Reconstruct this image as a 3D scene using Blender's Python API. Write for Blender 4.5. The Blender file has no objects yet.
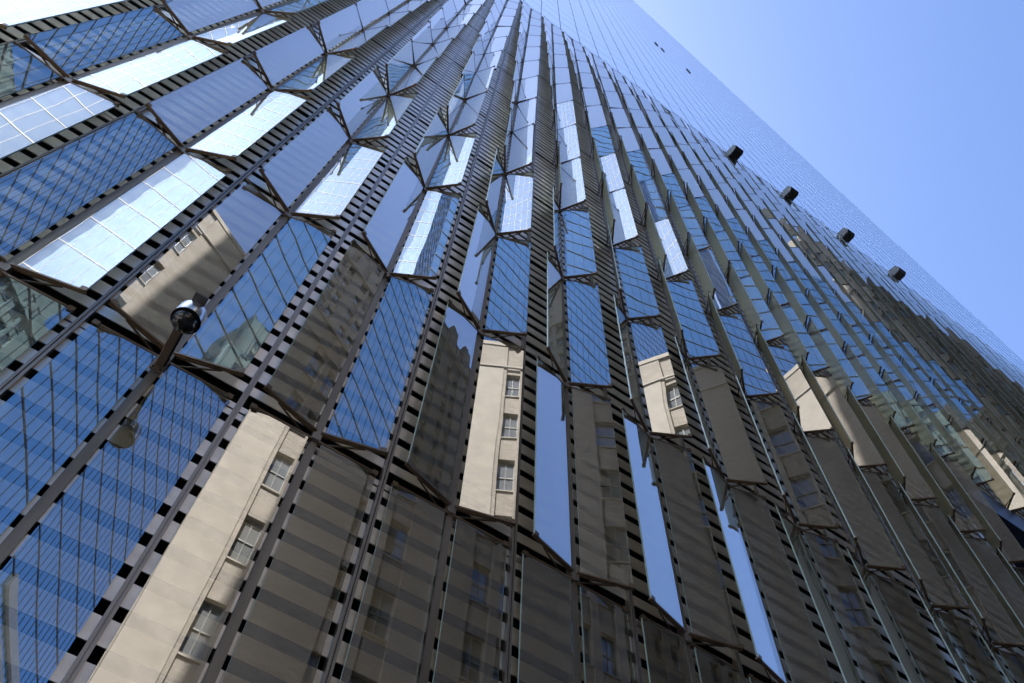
import bpy, math, random
import numpy as np
from mathutils import Matrix, Vector
random.seed(7)
S = bpy.context.scene
COL = S.collection
R_ = math.radians

# ------------------------------------------------------------------ dimensions
ROW = 4.0                    # height of one row of fins
MOD = 1.592                  # spacing of the hinge posts
ZA = 12.07                   # height of a row boundary
TOP = ZA + 11.1 * ROW        # top of the podium
I0, I1 = -4.5, 37.5          # corners of the facade, in modules
XL, XR = I0 * MOD, I1 * MOD
DEPTH = XR - XL
PORT0, PORT1 = 12.62, 21.5   # entrance portal, in modules
PORTZ = ZA + 2 * ROW
ROWS = list(range(-3, 11))
ANGLE = {-3: 0, -2: 0, -1: 15, 0: 29, 1: 42, 2: 57, 3: 53, 4: 47, 5: 41, 6: 36, 7: 31, 8: 25, 9: 18, 10: 9}
SUN_AZ = 26.9                # degrees left of straight behind the facade
SUN_EL = 55.0

def fin_angle(i, j):
    a = ANGLE[j]
    s = 1.0
    if i <= 1:
        s = {1: .97, 0: .78, -1: .52, -2: .38, -3: .25, -4: .15}[i]
    return a * s

# ------------------------------------------------------------------ mesh helper
class MB:
    def __init__(self):
        self.v, self.f, self.m = [], [], []
    def quad(self, pts, m=0):
        n = len(self.v); self.v += [tuple(p) for p in pts]; self.f.append(tuple(range(n, n + len(pts)))); self.m.append(m)
    def box(self, x0, x1, y0, y1, z0, z1, m=0, M=None, mats=None):
        P = [(x0,y0,z0),(x1,y0,z0),(x1,y1,z0),(x0,y1,z0),(x0,y0,z1),(x1,y0,z1),(x1,y1,z1),(x0,y1,z1)]
        if M is not None: P = [tuple(M @ Vector(p)) for p in P]
        n = len(self.v); self.v += P
        F = [(0,1,5,4),(1,2,6,5),(2,3,7,6),(3,0,4,7),(4,5,6,7),(3,2,1,0)]   # front(-y) right back left top bottom
        if M is not None and M.determinant() < 0: F = [f[::-1] for f in F]
        self.f += [tuple(n + k for k in f) for f in F]
        self.m += list(mats) if mats else [m] * 6
    def bar(self, a, b, w, h, m=0):
        a, b = Vector(a), Vector(b); d = b - a; L = d.length; d.normalize()
        up = Vector((0,0,1)) if abs(d.z) < .95 else Vector((0,1,0))
        s = d.cross(up).normalized(); u = s.cross(d)
        M = Matrix(((d.x,s.x,u.x,a.x),(d.y,s.y,u.y,a.y),(d.z,s.z,u.z,a.z),(0,0,0,1)))
        self.box(0, L, -w/2, w/2, -h/2, h/2, m, M)
    def tube(self, a, b, r0, r1=None, n=16, m=0, caps=True):
        r1 = r0 if r1 is None else r1
        a, b = Vector(a), Vector(b); d = (b - a).normalized()
        up = Vector((0,0,1)) if abs(d.z) < .95 else Vector((0,1,0))
        s = d.cross(up).normalized(); u = s.cross(d); k = len(self.v)
        for c, r in ((a, r0), (b, r1)):
            for q in range(n):
                t = 2 * math.pi * q / n
                self.v.append(tuple(c + s * (r * math.cos(t)) + u * (r * math.sin(t))))
        for q in range(n):
            self.f.append((k+q, k+(q+1) % n, k+n+(q+1) % n, k+n+q)); self.m.append(m)
        if caps:
            self.f.append(tuple(k+q for q in range(n))[::-1]); self.m.append(m)
            self.f.append(tuple(k+n+q for q in range(n))); self.m.append(m)
    def mesh(self, name, mats):
        me = bpy.data.meshes.new(name); me.from_pydata(self.v, [], self.f)
        for m in mats: me.materials.append(m)
        me.polygons.foreach_set('material_index', self.m); me.update(); return me
    def build(self, name, mats, parent=None, loc=None):
        return link(name, self.mesh(name, mats), parent, loc)

def link(name, me, parent=None, loc=None):
    o = bpy.data.objects.new(name, me); COL.objects.link(o)
    if parent: o.parent = parent
    if loc: o.location = loc
    return o
def thing(name, label, cat, loc=(0,0,0), group=None):
    o = link(name, None, None, loc); o['label'] = label; o['category'] = cat
    if group: o['group'] = group
    return o
def bevel(o, w, n=2):
    md = o.modifiers.new('bevel', 'BEVEL'); md.width = w; md.segments = n; md.limit_method = 'ANGLE'

# ------------------------------------------------------------------ materials
def mat(name):
    m = bpy.data.materials.new(name); m.use_nodes = True; nt = m.node_tree; nt.nodes.clear()
    out = nt.nodes.new('ShaderNodeOutputMaterial')
    return m, nt, out
def N(nt, t, **k):
    n = nt.nodes.new(t)
    for a, b in k.items():
        if a.startswith('i_'): n.inputs[a[2:].replace('_', ' ')].default_value = b
        else: setattr(n, a, b)
    return n
def pos(nt, scale=(1,1,1)):
    g = N(nt, 'ShaderNodeNewGeometry'); mp = N(nt, 'ShaderNodeMapping'); mp.inputs['Scale'].default_value = scale
    nt.links.new(g.outputs['Position'], mp.inputs['Vector']); return mp.outputs['Vector']
def principled(name, col, rough=.5, metal=0, var=.12, vscale=(1.5,1.5,1.5), bump=0, bscale=30, spec=.5):
    m, nt, out = mat(name); L = nt.links.new
    b = N(nt, 'ShaderNodeBsdfPrincipled'); b.inputs['Roughness'].default_value = rough; b.inputs['Metallic'].default_value = metal
    b.inputs['Specular IOR Level'].default_value = spec
    n = N(nt, 'ShaderNodeTexNoise', i_Scale=1.0, i_Detail=5.0); L(pos(nt, vscale), n.inputs['Vector'])
    r = N(nt, 'ShaderNodeMapRange'); r.inputs['From Min'].default_value = .3; r.inputs['From Max'].default_value = .7
    r.inputs['To Min'].default_value = 1 - var; r.inputs['To Max'].default_value = 1 + var
    L(n.outputs['Fac'], r.inputs['Value'])
    mx = N(nt, 'ShaderNodeVectorMath', operation='SCALE'); mx.inputs[0].default_value = col
    L(r.outputs[0], mx.inputs['Scale']); L(mx.outputs[0], b.inputs['Base Color'])
    if bump:
        n2 = N(nt, 'ShaderNodeTexNoise', i_Scale=bscale, i_Detail=4.0); L(pos(nt), n2.inputs['Vector'])
        bp = N(nt, 'ShaderNodeBump', i_Strength=bump, i_Distance=.02); L(n2.outputs['Fac'], bp.inputs['Height']); L(bp.outputs[0], b.inputs['Normal'])
    L(b.outputs[0], out.inputs['Surface']); return m

def coated_glass(name, r0, gloss, trans, wob=.0022, wscale=(.75,.75,.55)):
    """sheet of coated glass: part mirror, part see-through, with the slight waviness of heat-treated panes"""
    m, nt, out = mat(name); L = nt.links.new
    n = N(nt, 'ShaderNodeTexNoise', i_Scale=1.0, i_Detail=1.0, i_Roughness=.35); L(pos(nt, wscale), n.inputs['Vector'])
    bp = N(nt, 'ShaderNodeBump', i_Strength=1.0, i_Distance=wob); L(n.outputs['Fac'], bp.inputs['Height'])
    g = N(nt, 'ShaderNodeBsdfGlossy'); g.inputs['Color'].default_value = (*gloss, 1); g.inputs['Roughness'].default_value = .0
    L(bp.outputs[0], g.inputs['Normal'])
    oi = N(nt, 'ShaderNodeObjectInfo'); tv = N(nt, 'ShaderNodeMapRange'); tv.inputs['To Min'].default_value = .88; L(oi.outputs['Random'], tv.inputs['Value'])
    gs = N(nt, 'ShaderNodeVectorMath', operation='SCALE'); gs.inputs[0].default_value = gloss; L(tv.outputs[0], gs.inputs['Scale']); L(gs.outputs[0], g.inputs['Color'])
    t = N(nt, 'ShaderNodeBsdfTransparent'); t.inputs['Color'].default_value = (*trans, 1)
    lw = N(nt, 'ShaderNodeLayerWeight', i_Blend=.5)
    pw = N(nt, 'ShaderNodeMath', operation='POWER'); pw.inputs[1].default_value = 3.5; L(lw.outputs['Facing'], pw.inputs[0])
    mr = N(nt, 'ShaderNodeMapRange'); mr.inputs['To Min'].default_value = r0; mr.inputs['To Max'].default_value = 1.0; L(pw.outputs[0], mr.inputs['Value'])
    mx = N(nt, 'ShaderNodeMixShader'); L(mr.outputs[0], mx.inputs['Fac']); L(t.outputs[0], mx.inputs[1]); L(g.outputs[0], mx.inputs[2])
    L(mx.outputs[0], out.inputs['Surface']); return m

def back_glass(name):
    """rear of a fin: clear laminate with a faint olive haze and a soft sheen"""
    m, nt, out = mat(name); L = nt.links.new
    g = N(nt, 'ShaderNodeBsdfGlossy'); g.inputs['Color'].default_value = (.88,.87,.70,1); g.inputs['Roughness'].default_value = .32
    d = N(nt, 'ShaderNodeBsdfDiffuse'); d.inputs['Color'].default_value = (.12,.12,.08,1)
    tl = N(nt, 'ShaderNodeBsdfTranslucent'); tl.inputs['Color'].default_value = (.16,.145,.09,1)
    t = N(nt, 'ShaderNodeBsdfTransparent'); t.inputs['Color'].default_value = (.95,.94,.86,1)
    lw = N(nt, 'ShaderNodeLayerWeight', i_Blend=.5)
    pw = N(nt, 'ShaderNodeMath', operation='POWER'); pw.inputs[1].default_value = 1.8; L(lw.outputs['Facing'], pw.inputs[0])
    mr = N(nt, 'ShaderNodeMapRange'); mr.inputs['To Min'].default_value = .06; mr.inputs['To Max'].default_value = 1.0; L(pw.outputs[0], mr.inputs['Value'])
    m0 = N(nt, 'ShaderNodeMixShader'); m0.inputs['Fac'].default_value = .5; L(d.outputs[0], m0.inputs[1]); L(tl.outputs[0], m0.inputs[2])
    m1 = N(nt, 'ShaderNodeMixShader'); m1.inputs['Fac'].default_value = .86; L(m0.outputs[0], m1.inputs[1]); L(t.outputs[0], m1.inputs[2])
    m2 = N(nt, 'ShaderNodeMixShader'); L(mr.outputs[0], m2.inputs['Fac']); L(m1.outputs[0], m2.inputs[1]); L(g.outputs[0], m2.inputs[2])
    L(m2.outputs[0], out.inputs['Surface']); return m

def mirror_glass(name, gloss, base, r0=.6, wob=.004, wscale=(.5,.5,.25), rough=0.0):
    """opaque curtain-wall glass: reflection over a dark interior"""
    m, nt, out = mat(name); L = nt.links.new
    n = N(nt, 'ShaderNodeTexNoise', i_Scale=1.0, i_Detail=1.0); L(pos(nt, wscale), n.inputs['Vector'])
    bp = N(nt, 'ShaderNodeBump', i_Strength=1.0, i_Distance=wob); L(n.outputs['Fac'], bp.inputs['Height'])
    g = N(nt, 'ShaderNodeBsdfGlossy'); g.inputs['Color'].default_value = (*gloss, 1); g.inputs['Roughness'].default_value = rough
    L(bp.outputs[0], g.inputs['Normal'])
    d = N(nt, 'ShaderNodeBsdfDiffuse'); d.inputs['Color'].default_value = (*base, 1)
    lw = N(nt, 'ShaderNodeLayerWeight', i_Blend=.5)
    pw = N(nt, 'ShaderNodeMath', operation='POWER'); pw.inputs[1].default_value = 3; L(lw.outputs['Facing'], pw.inputs[0])
    mr = N(nt, 'ShaderNodeMapRange'); mr.inputs['To Min'].default_value = r0; mr.inputs['To Max'].default_value = 1.0; L(pw.outputs[0], mr.inputs['Value'])
    mx = N(nt, 'ShaderNodeMixShader'); L(mr.outputs[0], mx.inputs['Fac']); L(d.outputs[0], mx.inputs[1]); L(g.outputs[0], mx.inputs[2])
    L(mx.outputs[0], out.inputs['Surface']); return m

def masonry(name, c1, c2, mortar):
    m, nt, out = mat(name); L = nt.links.new
    g = N(nt, 'ShaderNodeNewGeometry'); sp = N(nt, 'ShaderNodeSeparateXYZ'); L(g.outputs['Position'], sp.inputs[0])
    ad = N(nt, 'ShaderNodeMath', operation='ADD'); L(sp.outputs[0], ad.inputs[0]); L(sp.outputs[1], ad.inputs[1])
    cb = N(nt, 'ShaderNodeCombineXYZ'); L(ad.outputs[0], cb.inputs[0]); L(sp.outputs[2], cb.inputs[1])
    br = N(nt, 'ShaderNodeTexBrick', i_Scale=1.0); br.inputs['Color1'].default_value = (*c1,1); br.inputs['Color2'].default_value = (*c2,1); br.inputs['Mortar'].default_value = (*mortar,1)
    br.inputs['Brick Width'].default_value = .55; br.inputs['Row Height'].default_value = .16; br.inputs['Mortar Size'].default_value = .012
    L(cb.outputs[0], br.inputs['Vector'])
    n = N(nt, 'ShaderNodeTexNoise', i_Scale=.35, i_Detail=6.0); L(g.outputs['Position'], n.inputs['Vector'])
    r = N(nt, 'ShaderNodeMapRange'); r.inputs['From Min'].default_value=.3; r.inputs['From Max'].default_value=.7; r.inputs['To Min'].default_value=.88; r.inputs['To Max'].default_value=1.1
    L(n.outputs['Fac'], r.inputs['Value'])
    sc = N(nt, 'ShaderNodeVectorMath', operation='SCALE'); L(br.outputs['Color'], sc.inputs[0]); L(r.outputs[0], sc.inputs['Scale'])
    b = N(nt, 'ShaderNodeBsdfPrincipled'); b.inputs['Roughness'].default_value = .85; b.inputs['Specular IOR Level'].default_value = .2
    L(sc.outputs[0], b.inputs['Base Color'])
    bp = N(nt, 'ShaderNodeBump', i_Strength=.5, i_Distance=.02); L(br.outputs['Fac'], bp.inputs['Height']); bp.invert = True; L(bp.outputs[0], b.inputs['Normal'])
    L(b.outputs[0], out.inputs['Surface']); return m

FIN_FRONT = coated_glass('fin coating', .43, (.97,.985,1.0), (.95,.90,.80), wob=.0034)
FIN_BACK = back_glass('fin back')
FIN_EDGE = principled('ground glass edge', (.42,.58,.60), .25, 0, .1)
STEEL = principled('stainless slat', (.80,.725,.63), .36, .90, .14, (1.3,1.3,5))
POST = principled('bronze grey post', (.25,.22,.185), .42, .5, .22, (7,7,.7))
BRONZE = principled('bronze bracket', (.15,.105,.065), .45, .5, .2, (4,4,4))
RAIL = principled('steel rail', (.34,.31,.28), .35, .7, .12)
BLACK = principled('black backing', (.008,.008,.009), .8, 0, .1, spec=.1)
LINTEL = principled('dark blue lintel', (.03,.04,.09), .35, .2, .1)
PORTAL = mirror_glass('portal glass', (.5,.4,.3), (.03,.02,.015), .25)
TOWER = mirror_glass('tower glass', (.93,.97,1.0), (.03,.04,.06), .90, wob=.0005, wscale=(.6,.6,.12))
TMUL = principled('tower mullion', (.24,.29,.38), .4, .4)
STONE = principled('podium side', (.3,.3,.3), .5, .3)

# ------------------------------------------------------------------ camera
f_px = 798.797
RC = [[0.82699021,-0.56091635,0.03821038],[0.50893195,0.71800068,-0.47482975],[0.23890469,0.41212604,0.87924779]]
CAMP = Vector((0.602588*4, -1.276924*4, -2.616909*4 + ZA))
cd = bpy.data.cameras.new('camera'); cam = bpy.data.objects.new('camera', cd); COL.objects.link(cam)
cd.sensor_width = 36; cd.lens = 36 * f_px / 1024; cd.clip_start = .05; cd.clip_end = 6000
r, d, fw = (Vector(v) for v in RC)
cam.matrix_world = Matrix(((r.x,-d.x,-fw.x,CAMP.x),(r.y,-d.y,-fw.y,CAMP.y),(r.z,-d.z,-fw.z,CAMP.z),(0,0,0,1)))
S.camera = cam
def px(P):
    q = Vector(P) - CAMP; z = q.dot(fw)
    return (512 + f_px*q.dot(r)/z, 341.5 + f_px*q.dot(d)/z) if z > .1 else None

# ------------------------------------------------------------------ the skyscraper
TOWERO = thing('skyscraper', 'mirror glass skyscraper whose podium is clad in rows of tilted glass fins over steel slats', 'skyscraper', ((XL+XR)/2, 0, 0))
OX = (XL + XR) / 2
def sky(mb, name, mats, kind=None):
    me = mb.mesh(name, mats); o = link(name, me, TOWERO); o.location = (-OX, 0, 0)
    if kind: o['kind'] = kind
    return o
def in_portal(x, z0): return PORT0*MOD - .01 < x < PORT1*MOD + .01 and z0 < PORTZ - .01

# dark wall behind the slats, with the entrance recess left open
b = MB(); pl, pr = PORT0*MOD, PORT1*MOD
b.box(XL, pl, .42, .9, 0, TOP); b.box(pr, XR, .42, .9, 0, TOP); b.box(pl, pr, .42, .9, PORTZ, TOP)
sky(b, 'podium_wall', [BLACK])
b = MB()
b.box(XL, XL+.3, .9, DEPTH, 0, TOP); b.box(XR-.3, XR, .9, DEPTH, 0, TOP); b.box(XL, XR, DEPTH, DEPTH+.3, 0, TOP); b.box(XL, XR, .9, DEPTH, TOP-.4, TOP-.05)
sky(b, 'side_wall', [STONE])
b = MB(); b.box(pl, pr, 3.4, 3.6, 0, PORTZ)
k = pl
while k < pr:
    b.box(k-.06, k+.06, 3.25, 3.397, 0, PORTZ, 1); k += MOD
b.box(pl, pl+.12, .905, 3.4, 0, PORTZ, 1); b.box(pr-.12, pr, .905, 3.4, 0, PORTZ, 1)
sky(b, 'entrance_glazing', [PORTAL, POST])
b = MB(); b.box(pl-.1, pr+.1, -.22, 3.2, PORTZ-1.15, PORTZ-.16); sky(b, 'entrance_lintel', [LINTEL])

# stainless slats: twelve to a row, every panel tilted a hair differently
b = MB(); pitch = ROW / 12
half = [I0 + .5*k for k in range(int((I1-I0)/.5))]
for j in ROWS:
    for k in range(12):
        z0 = ZA + j*ROW + k*pitch + .085
        spans = [(z0, z0+.205)]
        if k == 11: spans = [(z0-.015, z0+.075), (z0+.10, z0+.185)]
        if k == 0: spans = [(z0+.06, z0+.205)]
        if z0 > TOP - .5: continue
        for h in half:
            xa, xb = h*MOD+.004, (h+.5)*MOD-.004
            if in_portal((xa+xb)/2, z0): continue
            t = random.gauss(.0, .003); t2 = random.gauss(0, .0025)
            for za, zb in spans:
                P = [(xa,t2,za),(xb,-t2,za),(xb,-t2+t,zb),(xa,t2+t,zb),(xa,t2+.012,za),(xb,.012-t2,za),(xb,.012-t2+t,zb),(xa,.012+t2+t,zb)]
                n = len(b.v); b.v += P
                for f in ((0,1,2,3),(5,4,7,6),(4,5,1,0),(3,2,6,7),(1,5,6,2),(4,0,3,7)):
                    b.f.append(tuple(n+q for q in f)); b.m.append(0)
sky(b, 'slat_screen', [STEEL])

# posts at the hinges, twin rails at the joints between bays
for i in range(-4, 38):
    z0 = PORTZ-.12 if PORT0 < i < PORT1 else .0
    b = MB(); x = i*MOD
    b.box(x-.042, x+.042, -.035, .05, z0, TOP)
    for j in ROWS:
        zb = ZA + j*ROW
        if zb > z0 and zb < TOP: b.box(x-.048, x+.048, -.070, -.036, zb-.045, zb+.045)
    me = b.mesh('hinge_post', [POST]); o = link('hinge_post', me, TOWERO, (-OX,0,0))
for i in range(-4, 37):
    z0 = PORTZ-.12 if PORT0 < i+.5 < PORT1 else .0
    b = MB(); x = (i+.5)*MOD
    b.box(x-.030, x-.006, -.05, .03, z0, TOP); b.box(x+.006, x+.030, -.05, .03, z0, TOP); b.box(x-.0055, x+.0055, -.02, .028, z0, TOP)
    me = b.mesh('joint_rail', [RAIL]); o = link('joint_rail', me, TOWERO, (-OX,0,0))

# fins: local origin on the hinge at the foot of the row, blade along +x (or -x), front face towards -y
UA, UB, TH, GAP = .075, .695, .022, .088
def fin_mesh(s):
    b = MB(); M = Matrix.Diagonal((s,1,1,1))
    b.box(UA, UB, -TH, 0, GAP, ROW-GAP, 0, M, mats=(0, 2, 1, 2, 2, 2)); return b
def bracket_mesh(s, end):
    b = MB(); M = Matrix.Diagonal((s,1,1,1))
    e = 1 if end == 0 else -1                       # lower end: parts hang below the glass; upper end: above it
    zg = GAP if end == 0 else ROW-GAP
    def span(a, c): return (min(zg-e*a, zg-e*c), max(zg-e*a, zg-e*c))
    za, zb = span(.002, .026)
    b.box(.03, UB+.012, -TH-.006, .014, za, zb, 0, M)                       # shoe along the glass edge
    n = len(b.v); zc, zd = span(.027, .042)                                 # gusset tapering away from the hinge
    P = [(.03,-.012,zc),(.46,-.008,zc),(.46,.012,zc),(.03,.020,zc),(.03,-.012,zd),(.30,-.008,zd),(.30,.012,zd),(.03,.020,zd)]
    b.v += [(s*q[0], q[1], q[2]) for q in P]
    F = [(0,1,5,4),(1,2,6,5),(2,3,7,6),(3,0,4,7),(4,5,6,7),(3,2,1,0)]
    if s < 0: F = [f[::-1] for f in F]
    b.f += [tuple(n+k for k in f) for f in F]; b.m += [0]*6
    b.bar((s*.06, .13, (za+zb)/2), (s*.50, .022, (za+zb)/2), .016, .016)     # prop back to the post
    b.box(UB-.05, UB+.012, -TH-.018, -TH-.011, *span(-.03, .034), 0, M)       # clip on the outer corner
    return b
FM = {s: fin_mesh(s).mesh('glass_fin', [FIN_FRONT, FIN_BACK, FIN_EDGE]) for s in (1,-1)}
BM = {(s,e): bracket_mesh(s,e).mesh('bracket', [BRONZE]) for s in (1,-1) for e in (0,1)}
fins = []
for i in range(-4, 38):
    for j in ROWS:
        if j == 10: pass
        for s in (1,-1):
            if i == -4 and s < 0: continue
            z0 = ZA + j*ROW
            if z0 + ROW > TOP + .1 and j > 10: continue
            if PORT0 < i < PORT1 and z0 < PORTZ - .1: continue
            a = fin_angle(i, j) + random.gauss(0, .5)
            fins.append((i, j, s, a))
def seen(i, j, s, a):
    t = R_(a); u = Vector((s*math.cos(t), -math.sin(t), 0)); o = Vector((i*MOD, -.045, ZA+j*ROW)); n = 0; tot = 0
    P = [px(o + u*q + Vector((0,0,z))) for q, z in ((UA,0),(UB,0),(UB,ROW),(UA,ROW))]
    if None in P: return 0
    area = abs(sum(P[k][0]*P[(k+1)%4][1]-P[(k+1)%4][0]*P[k][1] for k in range(4)))/2
    for uu in np.linspace(UA, UB, 6):
        for zz in np.linspace(0, ROW, 16):
            q = px(o + u*uu + Vector((0,0,zz)))
            n += 0 < q[0] < 1024 and 0 < q[1] < 683
    return area * n / 96
fins.sort(key=lambda f: -seen(*f))
rest_f, rest_b = MB(), MB()
proto = {s: (fin_mesh(s), bracket_mesh(s,0), bracket_mesh(s,1)) for s in (1,-1)}
def append(dst, src, M):
    n = len(dst.v); dst.v += [tuple(M @ Vector(v)) for v in src.v]; dst.f += [tuple(n+k for k in f) for f in src.f]; dst.m += src.m
for n, (i, j, s, a) in enumerate(fins):
    L = (i*MOD, -.045, ZA + j*ROW); rot = -s*R_(a); tx = R_(random.gauss(0,.22))
    if n < 100:
        o = link('glass_fin', FM[s], TOWERO, (L[0]-OX, L[1], L[2])); o.rotation_euler = (tx,0,rot)
        link('bracket', BM[s,0], o); link('bracket', BM[s,1], o)
    else:
        M = Matrix.Translation(L) @ Matrix.Rotation(rot, 4, 'Z') @ Matrix.Rotation(tx, 4, 'X')
        append(rest_f, proto[s][0], M); append(rest_b, proto[s][1], M); append(rest_b, proto[s][2], M)
sky(rest_f, 'glass_fin', [FIN_FRONT, FIN_BACK, FIN_EDGE], 'stuff')
sky(rest_b, 'bracket', [BRONZE], 'stuff')

# ledge and the tapering glass tower above
b = MB(); b.box(XL-.05, XR+.05, -.06, .5, TOP, TOP+.07); sky(b, 'podium_ledge', [RAIL])
ZT = TOP + .07; H = 360.0
c = [Vector((XL,0,ZT)), Vector((XR,0,ZT)), Vector((XR,DEPTH,ZT)), Vector((XL,DEPTH,ZT))]
mids = [(c[k]+c[(k+1)%4])/2 + Vector((0,0,H)) for k in range(4)]
b = MB()
for k in range(4):
    b.quad([c[k], c[(k+1)%4], mids[k]])
    b.quad([c[(k+1)%4], mids[(k+1)%4], mids[k]])
b.quad(mids)
sky(b, 'curtain_wall', [TOWER])
b = MB(); mx = (XL+XR)/2
k = int(math.ceil(I0))
for q in range(-4, 37):
    x = (q+.5)*MOD; hh = H * (1 - abs(x-mx)/(DEPTH/2))
    b.box(x-.03, x+.03, -.012, .0, ZT, ZT+hh)
z = ZT + 1.4
while z < ZT + H - 6:
    hw = DEPTH/2*(1-(z-ZT)/H) - .1
    b.box(mx-hw, mx+hw, -.005, .0, z-.008, z+.008); z += 4.06
sky(b, 'curtain_mullion', [TMUL])
b = MB()
for (i, j) in ((16.15, 28.5), (16.65, 27.9), (19.2, 27.0)):
    x = i*MOD; z = ZA + j*ROW
    b = MB(); b.box(x-.09, x+.09, -.10, -.02, z-1.6, z+1.6)
    me = b.mesh('vent', [BLACK]); link('vent', me, TOWERO, (-OX,0,0))

# ------------------------------------------------------------------ floodlights along the podium ledge
HOUS = principled('black housing', (.07,.072,.075), .45, .2)
LENS = principled('dark lamp louvre', (.006,.006,.007), .5, 0, .1)
names = ['black box floodlight highest and leftmost along the podium ledge',
         'black box floodlight, second from the upper left along the podium ledge',
         'black box floodlight, third from the upper left along the podium ledge',
         'black box floodlight lowest and rightmost along the podium ledge']
for lab, i in zip(names, (13.4, 16.55, 19.9, 23.1)):
    t = thing('floodlight', lab, 'floodlight', (i*MOD, -.10, TOP-1.0), 'floodlights along the podium ledge')
    b = MB()
    w0, d0, h0 = .34, .56, .95
    prof = [(-.06,0),(-.62,-.04),(-.80,.22),(-.66,.80),(-.06,.92)]
    for q in range(5):
        (ya,za),(yb,zb) = prof[q], prof[(q+1)%5]
        b.quad([(-w0,ya,za),(-w0,yb,zb),(w0,yb,zb),(w0,ya,za)][::-1], 1)
    b.quad([(-w0,y,z) for y,z in prof], 0); b.quad([(w0,y,z) for y,z in prof][::-1], 1)  # left side painted lighter than the rest to stand for sky glare
    o = b.build('housing', [HOUS, LENS], t)
    b = MB(); b.box(-w0+.03, w0-.03, -.02-d0, -.09, -.09, -.045)
    for q in range(5):
        y = -.14 - d0*.18*q; b.box(-w0+.05, w0-.05, y-.02, y, -.14, -.0905)
    b.build('louvre', [LENS], t)
    b = MB(); b.bar((-.25,0,.3), (-.25,-.07,.3), .08, .12); b.bar((.25,0,.3), (.25,-.07,.3), .08, .12); b.box(-.4,.4,-.02,.09,.05,1.02)
    b.build('mount', [RAIL], t)

# ------------------------------------------------------------------ dome camera on its arm
CH = principled('brushed aluminium', (.75,.76,.78), .25, .9, .05)
DOME, nt, out = mat('smoked dome'); pb = N(nt,'ShaderNodeBsdfPrincipled'); pb.inputs['Base Color'].default_value=(.012,.011,.01,1); pb.inputs['Roughness'].default_value=.04
nt.links.new(pb.outputs[0], out.inputs['Surface'])
t = thing('security_camera', 'silver dome security camera on a bronze arm reaching out from a hinge post', 'camera', (MOD, -.08, 7.85))
b = MB(); n = 0
b.box(-.04, .04, -.80, 0, -.03, .03); b.box(-.06, .06, -.03, -.002, -.10, .12); o = b.build('arm', [principled('dark bronze arm', (.13,.10,.07), .45, .4)], t); bevel(o, .008)
b = MB(); cx, cy = .045, -.735
b.tube((cx,cy,-.20), (cx,cy,-.045), .127, .127, 40); o = b.build('housing', [CH], t); bevel(o, .01)
for p in o.data.polygons: p.use_smooth = len(p.vertices) == 4
b = MB(); b.box(cx-.06, cx+.06, cy-.20, cy+.06, -.0445, -.0305); b.build('junction_box', [HOUS], t)
b = MB(); b.tube((.046,-.70,.0), (.046,-.02,.0), .008, .008, 8)
for q in (-.035,.035):
    for z in (-.08,.10): b.tube((q,-.036,z), (q,-.0305,z), .010, .010, 8)
b.build('cable', [BLACK], t)
b = MB(); b.tube((cx,cy,-.215), (cx,cy,-.2005), .130, .130, 40); b.build('trim_ring', [BLACK], t)
b = MB(); K, n = 10, 32
for a in range(K):
    t0, t1 = math.pi/2*a/K, math.pi/2*(a+1)/K
    for q in range(n):
        p0, p1 = 2*math.pi*q/n, 2*math.pi*(q+1)/n
        f = lambda t_, p_: (cx+.111*math.cos(t_)*math.cos(p_), cy+.111*math.cos(t_)*math.sin(p_), -.216-.10*math.sin(t_))
        b.quad([f(t0,p0), f(t1,p0), f(t1,p1), f(t0,p1)] if a < K-1 else [f(t0,p0), f(t1,p0), f(t0,p1)])
o = b.build('dome', [DOME], t)
for p in o.data.polygons: p.use_smooth = True

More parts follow.
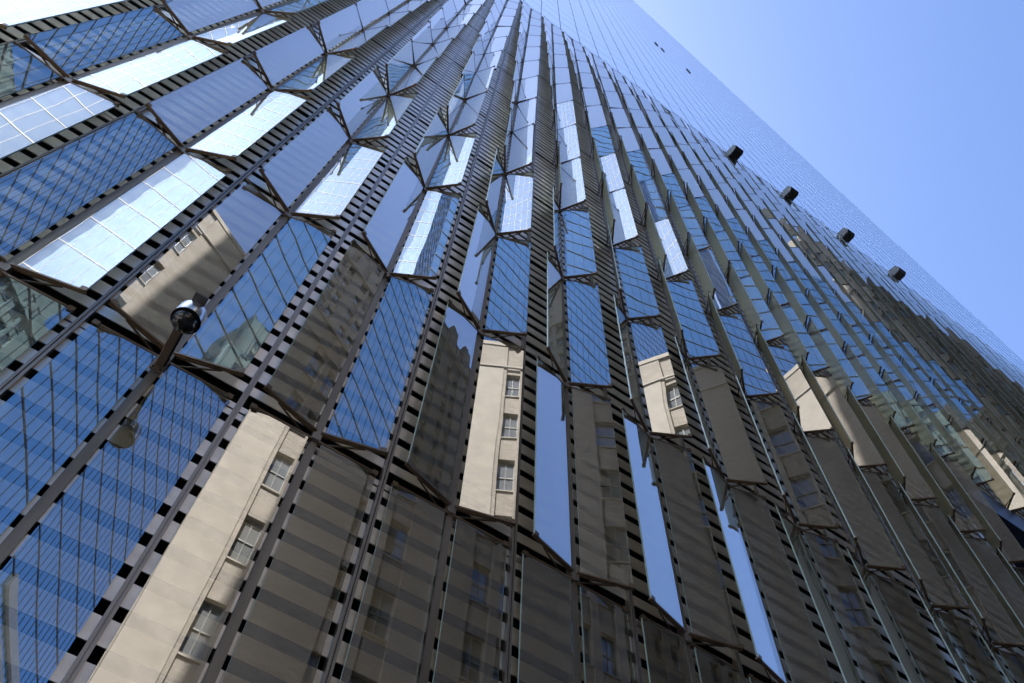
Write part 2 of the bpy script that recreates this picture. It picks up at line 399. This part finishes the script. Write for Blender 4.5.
# ------------------------------------------------------------------ the buildings across the street (seen in the glass)
BRICK = masonry('buff brick', (.34,.297,.248), (.268,.235,.195), (.235,.205,.17))
BRICK2 = masonry('brown brick', (.17,.135,.10), (.14,.11,.08), (.15,.12,.09))
TRIM = principled('limestone trim', (.31,.27,.22), .8, 0, .12, bump=.5, bscale=4)
WGL = mirror_glass('window glass', (.75,.8,.85), (.15,.155,.15), .10)
WFR = principled('window frame', (.24,.235,.22), .5)
class Facades:
    def __init__(s): s.w, s.g, s.t = MB(), MB(), MB()
    def face(s, A, Bp, z0, z1, cols, floor=4.0, sill=1.1, head=3.3, start=None, dz=.28):
        """masonry wall from A to Bp (outside on the right-hand side), cols = window columns (offset, width)"""
        A, Bp = Vector((*A,0)), Vector((*Bp,0)); u = (Bp-A); W = u.length; u.normalize(); nrm = Vector((u.y,-u.x,0))
        P = lambda x, z, d=0: A + u*x + nrm*d + Vector((0,0,z))
        cols = [c for c in cols if c[0] > .3 and c[0]+c[1] < W-.3]
        xs = [0]
        for o, w in cols: xs += [o, o+w]
        xs.append(W)
        zs = [z0]; z = z0 + (start if start is not None else 0)
        while z + head < z1 - 2.2: zs += [z+sill, z+head]; z += floor
        zs.append(z1)
        for a in range(len(xs)-1):
            if a % 2 == 0:
                s.w.quad([P(xs[a],z0), P(xs[a+1],z0), P(xs[a+1],z1), P(xs[a],z1)]); continue
            for q in range(len(zs)-1):
                x0, x1, a0, a1 = xs[a], xs[a+1], zs[q], zs[q+1]
                if q % 2 == 0:
                    d = -.12
                    s.w.quad([P(x0,a0,d),P(x1,a0,d),P(x1,a1,d),P(x0,a1,d)])
                    s.w.quad([P(x0,a0),P(x0,a0,d),P(x0,a1,d),P(x0,a1)]); s.w.quad([P(x1,a0,d),P(x1,a0),P(x1,a1),P(x1,a1,d)])
                else:
                    d = -.12-dz
                    s.w.quad([P(x0,a0),P(x0,a0,d),P(x0,a1,d),P(x0,a1)]); s.w.quad([P(x1,a0,d),P(x1,a0),P(x1,a1),P(x1,a1,d)])
                    s.w.quad([P(x0,a1,d),P(x1,a1,d),P(x1,a1,-.12),P(x0,a1,-.12)]); s.w.quad([P(x0,a0,-.12),P(x1,a0,-.12),P(x1,a0,d),P(x0,a0,d)])
                    s.g.quad([P(x0,a0,d),P(x1,a0,d),P(x1,a1,d),P(x0,a1,d)])
                    M = Matrix(((u.x,nrm.x,0,A.x),(u.y,nrm.y,0,A.y),(0,0,1,0),(0,0,0,1)))
                    zm = (a0+a1)/2
                    s.t.box(x0-.08, x1+.08, -.115, -.02, a0-.10, a0-.003, 0, M)
                    for bx in ((x0,x1,zm-.04,zm+.04),(x0,x0+.04,a0,a1),(x1-.04,x1,a0,a1),(x0,x1,a0,a0+.05),(x0,x1,a1-.05,a1),((x0+x1)/2-.018,(x0+x1)/2+.018,a0,a1)):
                        s.g.box(bx[0],bx[1],d+.005,d+.06,bx[2],bx[3],1,M)
    def block(s, x0, x1, y0, y1, z0, z1, front, side, **k):
        # y1 > y0: the street side is y1
        s.face((x1,y1),(x0,y1),z0,z1,front,**k); s.face((x0,y1),(x0,y0),z0,z1,side,**k)
        s.face((x1,y0),(x1,y1),z0,z1,side,**k); s.face((x0,y0),(x1,y0),z0,z1,[],**k)
        s.w.quad([(x0,y0,z1),(x1,y0,z1),(x1,y1,z1),(x0,y1,z1)])
    def band(s, x0, x1, y0, y1, z, h, p):
        s.t.box(x0-p, x1+p, y1+.003, y1+p, z, z+h); s.t.box(x0-p, x0-.003, y0-p, y1, z, z+h); s.t.box(x1+.003, x1+p, y0-p, y1, z, z+h)
    def crenels(s, x0, x1, y1, z, n, w, h, dpt=.9):
        for q in range(n):
            x = x0 + (x1-x0)*(q+.5)/n
            hh = h*(.7+.6*random.random()); s.t.box(x-w/2, x+w/2, y1-dpt, y1+.12, z-2.5, z+hh)
            s.t.box(x-w/4, x+w/4, y1-dpt*.7, y1-.1, z+hh-.003, z+hh*1.5)
def pairs(W, first, bay, w=1.5, gap=.55):
    out = []; x = first
    while x + 2*w + gap < W: out += [(x,w),(x+w+gap,w)]; x += bay
    return out

# buff stone-and-brick block straight across the street
st = thing('stone_building', 'buff brick office block with limestone cornice and paired windows mirrored in the fins', 'building', (18,-40,0))
F = Facades()
def mirrored(cols, W): return sorted((W-o-w, w) for o, w in cols)
X0, X1, YF, YB, ZB = 3.0, 30.0, -25.0, -60.0, 57.4
cols = [(2.4,1.05)] + pairs(X1-X0, 8.0, 7.5, 1.35, .6)
F.block(X0, X1, YB, YF, 0, ZB, mirrored(cols, X1-X0), pairs(35, 3, 5.5), floor=5.3, sill=1.3, head=4.3, start=1.0)
F.band(X0, X1, YB, YF, ZB-3.7, .22, .14); F.band(X0, X1, YB, YF, ZB-.5, .5, .07)
F.t.box(X0, X0+2.15, YF+.002, YF+.05, 0, ZB-3.75)
F.block(18, 41, -66, -40, ZB-.01, 104, mirrored(pairs(23, 2.5, 4.6, 1.2, .5), 23), pairs(26, 2.5, 5))
F.band(18, 41, -66, -40, 100.5, .5, .3); F.crenels(18.5, 40.5, -40, 104, 8, 1.6, 1.6)
F.block(21, 39, -64, -43, 103.99, 122, mirrored(pairs(18, 2.5, 4.6, 1.2, .5), 18), pairs(21, 2.5, 5))
F.crenels(21.5, 38.5, -43, 122, 7, 1.5, 1.8)
F.block(24, 38, -62, -45, 121.99, 138, mirrored(pairs(14, 2, 4.6, 1.2, .5), 14), pairs(17, 2.5, 5))
F.crenels(24.5, 37.5, -45, 138, 5, 1.5, 2.2)
for nm, mb, ms in (('wall', F.w, [BRICK]), ('trim', F.t, [TRIM])): 
    o = mb.build(nm, ms, st); o.location = (-18,40,0)
o = F.g.build('window', [WGL, WFR], st); o.location = (-18,40,0); o['kind'] = 'stuff'

# brown brick tower with stepped top further along the street
bt = thing('brick_tower', 'dark brown brick tower with narrow windows and stepped crown mirrored in the lower fins', 'building', (44,-40,0))
F = Facades()
F.block(31, 55, -60, -25, 0, 84, mirrored(pairs(24, 1.6, 4.0, .95, .6), 24), pairs(35, 2, 4.2, 1.0, .6), floor=3.6, sill=1.0, head=2.9)
F.band(31, 55, -60, -25, 80.5, .5, .3); F.crenels(31.5, 54.5, -25, 84, 7, 1.4, 1.8)
F.block(55.01, 58, -55, -26, 0, 79.5, [(1,.9)], pairs(29, 2, 4.2, 1, .6)); F.crenels(55.2, 57.9, -26, 79.5, 2, .8, 1.6)
F.block(58.01, 60.5, -52, -27, 0, 76, [(.8,.9)], pairs(25, 2, 4.2, 1, .6)); F.crenels(58.1, 60.4, -27, 76, 2, .8, 1.4)
F.block(60.51, 63, -50, -28, 0, 72, [(.8,.9)], pairs(22, 2, 4.2, 1, .6)); F.crenels(60.6, 62.9, -28, 72, 2, .8, 1.4)
for nm, mb, ms in (('wall', F.w, [BRICK2]), ('trim', F.t, [BRICK2])):
    o = mb.build(nm, ms, bt); o.location = (-44,40,0)
o = F.g.build('window', [WGL, WFR], bt); o.location = (-44,40,0); o['kind'] = 'stuff'

# one glass tower built as a shaded and a sunlit half, to the left, behind the camera
def glass_tower(name, label, poly, h, glass, mull, floor, vstep, fh, fd, vw, clad=None):
    cx = sum(p[0] for p in poly)/len(poly); cy = sum(p[1] for p in poly)/len(poly)
    T = thing(name, label, 'building', (cx,cy,0)); g, m, cl = MB(), MB(), MB()
    for k in range(len(poly)):
        A, Bq = Vector((*poly[k],0)), Vector((*poly[(k+1)%len(poly)],0)); u = Bq-A; W = u.length; u.normalize(); nr = Vector((u.y,-u.x,0))
        g.quad([A, Bq, Bq+Vector((0,0,h)), A+Vector((0,0,h))])
        M = Matrix(((u.x,nr.x,0,A.x),(u.y,nr.y,0,A.y),(0,0,1,0),(0,0,0,1)))
        if k >= 2: continue
        z = 9
        while z < h:
            m.box(0, W, .004, fd, z, z+fh, 0, M); z += floor
        x = vstep/2
        while x < W:
            m.box(x-vw/2, x+vw/2, .003, fd*.75, 6, h, 0, M); x += vstep
        m.box(0, W, .005, fd*2, 0, 6, 0, M)
        if clad and k == 0:
            z = 7
            while z < 59: cl.box(0, 42, .004, .35, z, z+1.5, 0, M); z += 2.9

    g.quad([(*p, h) for p in poly])
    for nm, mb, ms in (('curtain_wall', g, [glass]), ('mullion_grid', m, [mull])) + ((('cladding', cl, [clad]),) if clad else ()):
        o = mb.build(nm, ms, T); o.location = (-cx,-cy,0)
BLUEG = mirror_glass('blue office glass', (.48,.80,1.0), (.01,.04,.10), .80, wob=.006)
PALEG = mirror_glass('pale office glass', (.55,.69,.88), (.16,.21,.27), .32, wob=.006)
glass_tower('glass_tower_shaded_half', 'deep blue half of a glass office tower, shade painted into its dark floor lines, mirrored in right hand fins',
            [(8,-110),(-21,-27.5),(-26,-44),(-44,-110)], 205, BLUEG, principled('shaded mullion', (.07,.06,.05), .5, .3), 4.4, 1.5, .20, .06, .014, principled('white cladding', (.75,.76,.74), .5))  # shade of this half is put into the dark mullion colour
glass_tower('glass_tower_sunlit_half', 'pale sunlit half of a glass office tower with a white mullion grid mirrored in upper left fins',
            [(-22,-26),(-62,-3),(-74,-22),(-32,-48)], 215, PALEG, principled('white mullion', (.80,.77,.70), .45), 4.6, 1.05, .13, .03, .035)

# ------------------------------------------------------------------ ground
def sheet(name, x0, x1, y0, y1, z, m):
    b = MB(); b.quad([(x0,y0,z),(x1,y0,z),(x1,y1,z),(x0,y1,z)]); o = b.build(name, [m]); o['kind'] = 'structure'; return o
sheet('ground', -3000, 3000, -3000, 3000, -.16, principled('paving ground', (.22,.21,.20), .8))
sheet('road', -400, 400, -21, -9, -.13, principled('asphalt', (.05,.05,.052), .85, bump=.4))
for nm, y0, y1 in (('plaza_pavement', -9, .4), ('far_pavement', -25, -21)):
    b = MB(); b.box(-400, 400, y0, y1, -.155, 0.0); o = b.build(nm, [principled(nm, (.33,.31,.29), .7, 0, .15, (2,2,2))]); o['kind'] = 'structure'
b = MB()
for k in range(-60, 60): b.quad([(k*6,-15.08,-.126),(k*6+3,-15.08,-.126),(k*6+3,-14.92,-.126),(k*6,-14.92,-.126)])
o = b.build('road_markings', [principled('road paint', (.8,.8,.78), .6)]); o['kind'] = 'structure'

# ------------------------------------------------------------------ light
W = bpy.data.worlds.new('World'); S.world = W; W.use_nodes = True; nt = W.node_tree
bg = nt.nodes['Background']; sk = nt.nodes.new('ShaderNodeTexSky'); sk.sky_type = 'NISHITA'; sk.sun_disc = False
sv = Vector((-math.sin(R_(SUN_AZ))*math.cos(R_(SUN_EL)), math.cos(R_(SUN_AZ))*math.cos(R_(SUN_EL)), math.sin(R_(SUN_EL))))
sk.sun_elevation = R_(SUN_EL); sk.sun_rotation = R_(-SUN_AZ)
sk.air_density = 1.0; sk.dust_density = 3.0; sk.ozone_density = 4.0
tint = nt.nodes.new('ShaderNodeVectorMath'); tint.operation = 'MULTIPLY'; tint.inputs[1].default_value = (.845,.95,1.14)
nt.links.new(sk.outputs[0], tint.inputs[0]); nt.links.new(tint.outputs[0], bg.inputs['Color']); bg.inputs['Strength'].default_value = .09
sd = bpy.data.lights.new('sun', 'SUN'); sd.energy = 5.0; sd.angle = R_(.53); sd.color = (1,.97,.93)
so = bpy.data.objects.new('sun', sd); COL.objects.link(so); so.rotation_euler = sv.to_track_quat('Z','Y').to_euler(); so.location = (0,0,500)

# ------------------------------------------------------------------ render settings
S.render.engine = 'CYCLES'
S.cycles.max_bounces = 14; S.cycles.glossy_bounces = 8; S.cycles.diffuse_bounces = 3; S.cycles.transmission_bounces = 8; S.cycles.transparent_max_bounces = 32
S.cycles.caustics_reflective = False; S.cycles.caustics_refractive = False
S.cycles.sample_clamp_indirect = 6
S.view_settings.view_transform = 'Standard'; S.view_settings.look = 'None'; S.view_settings.gamma = 1; S.view_settings.exposure = 1.78
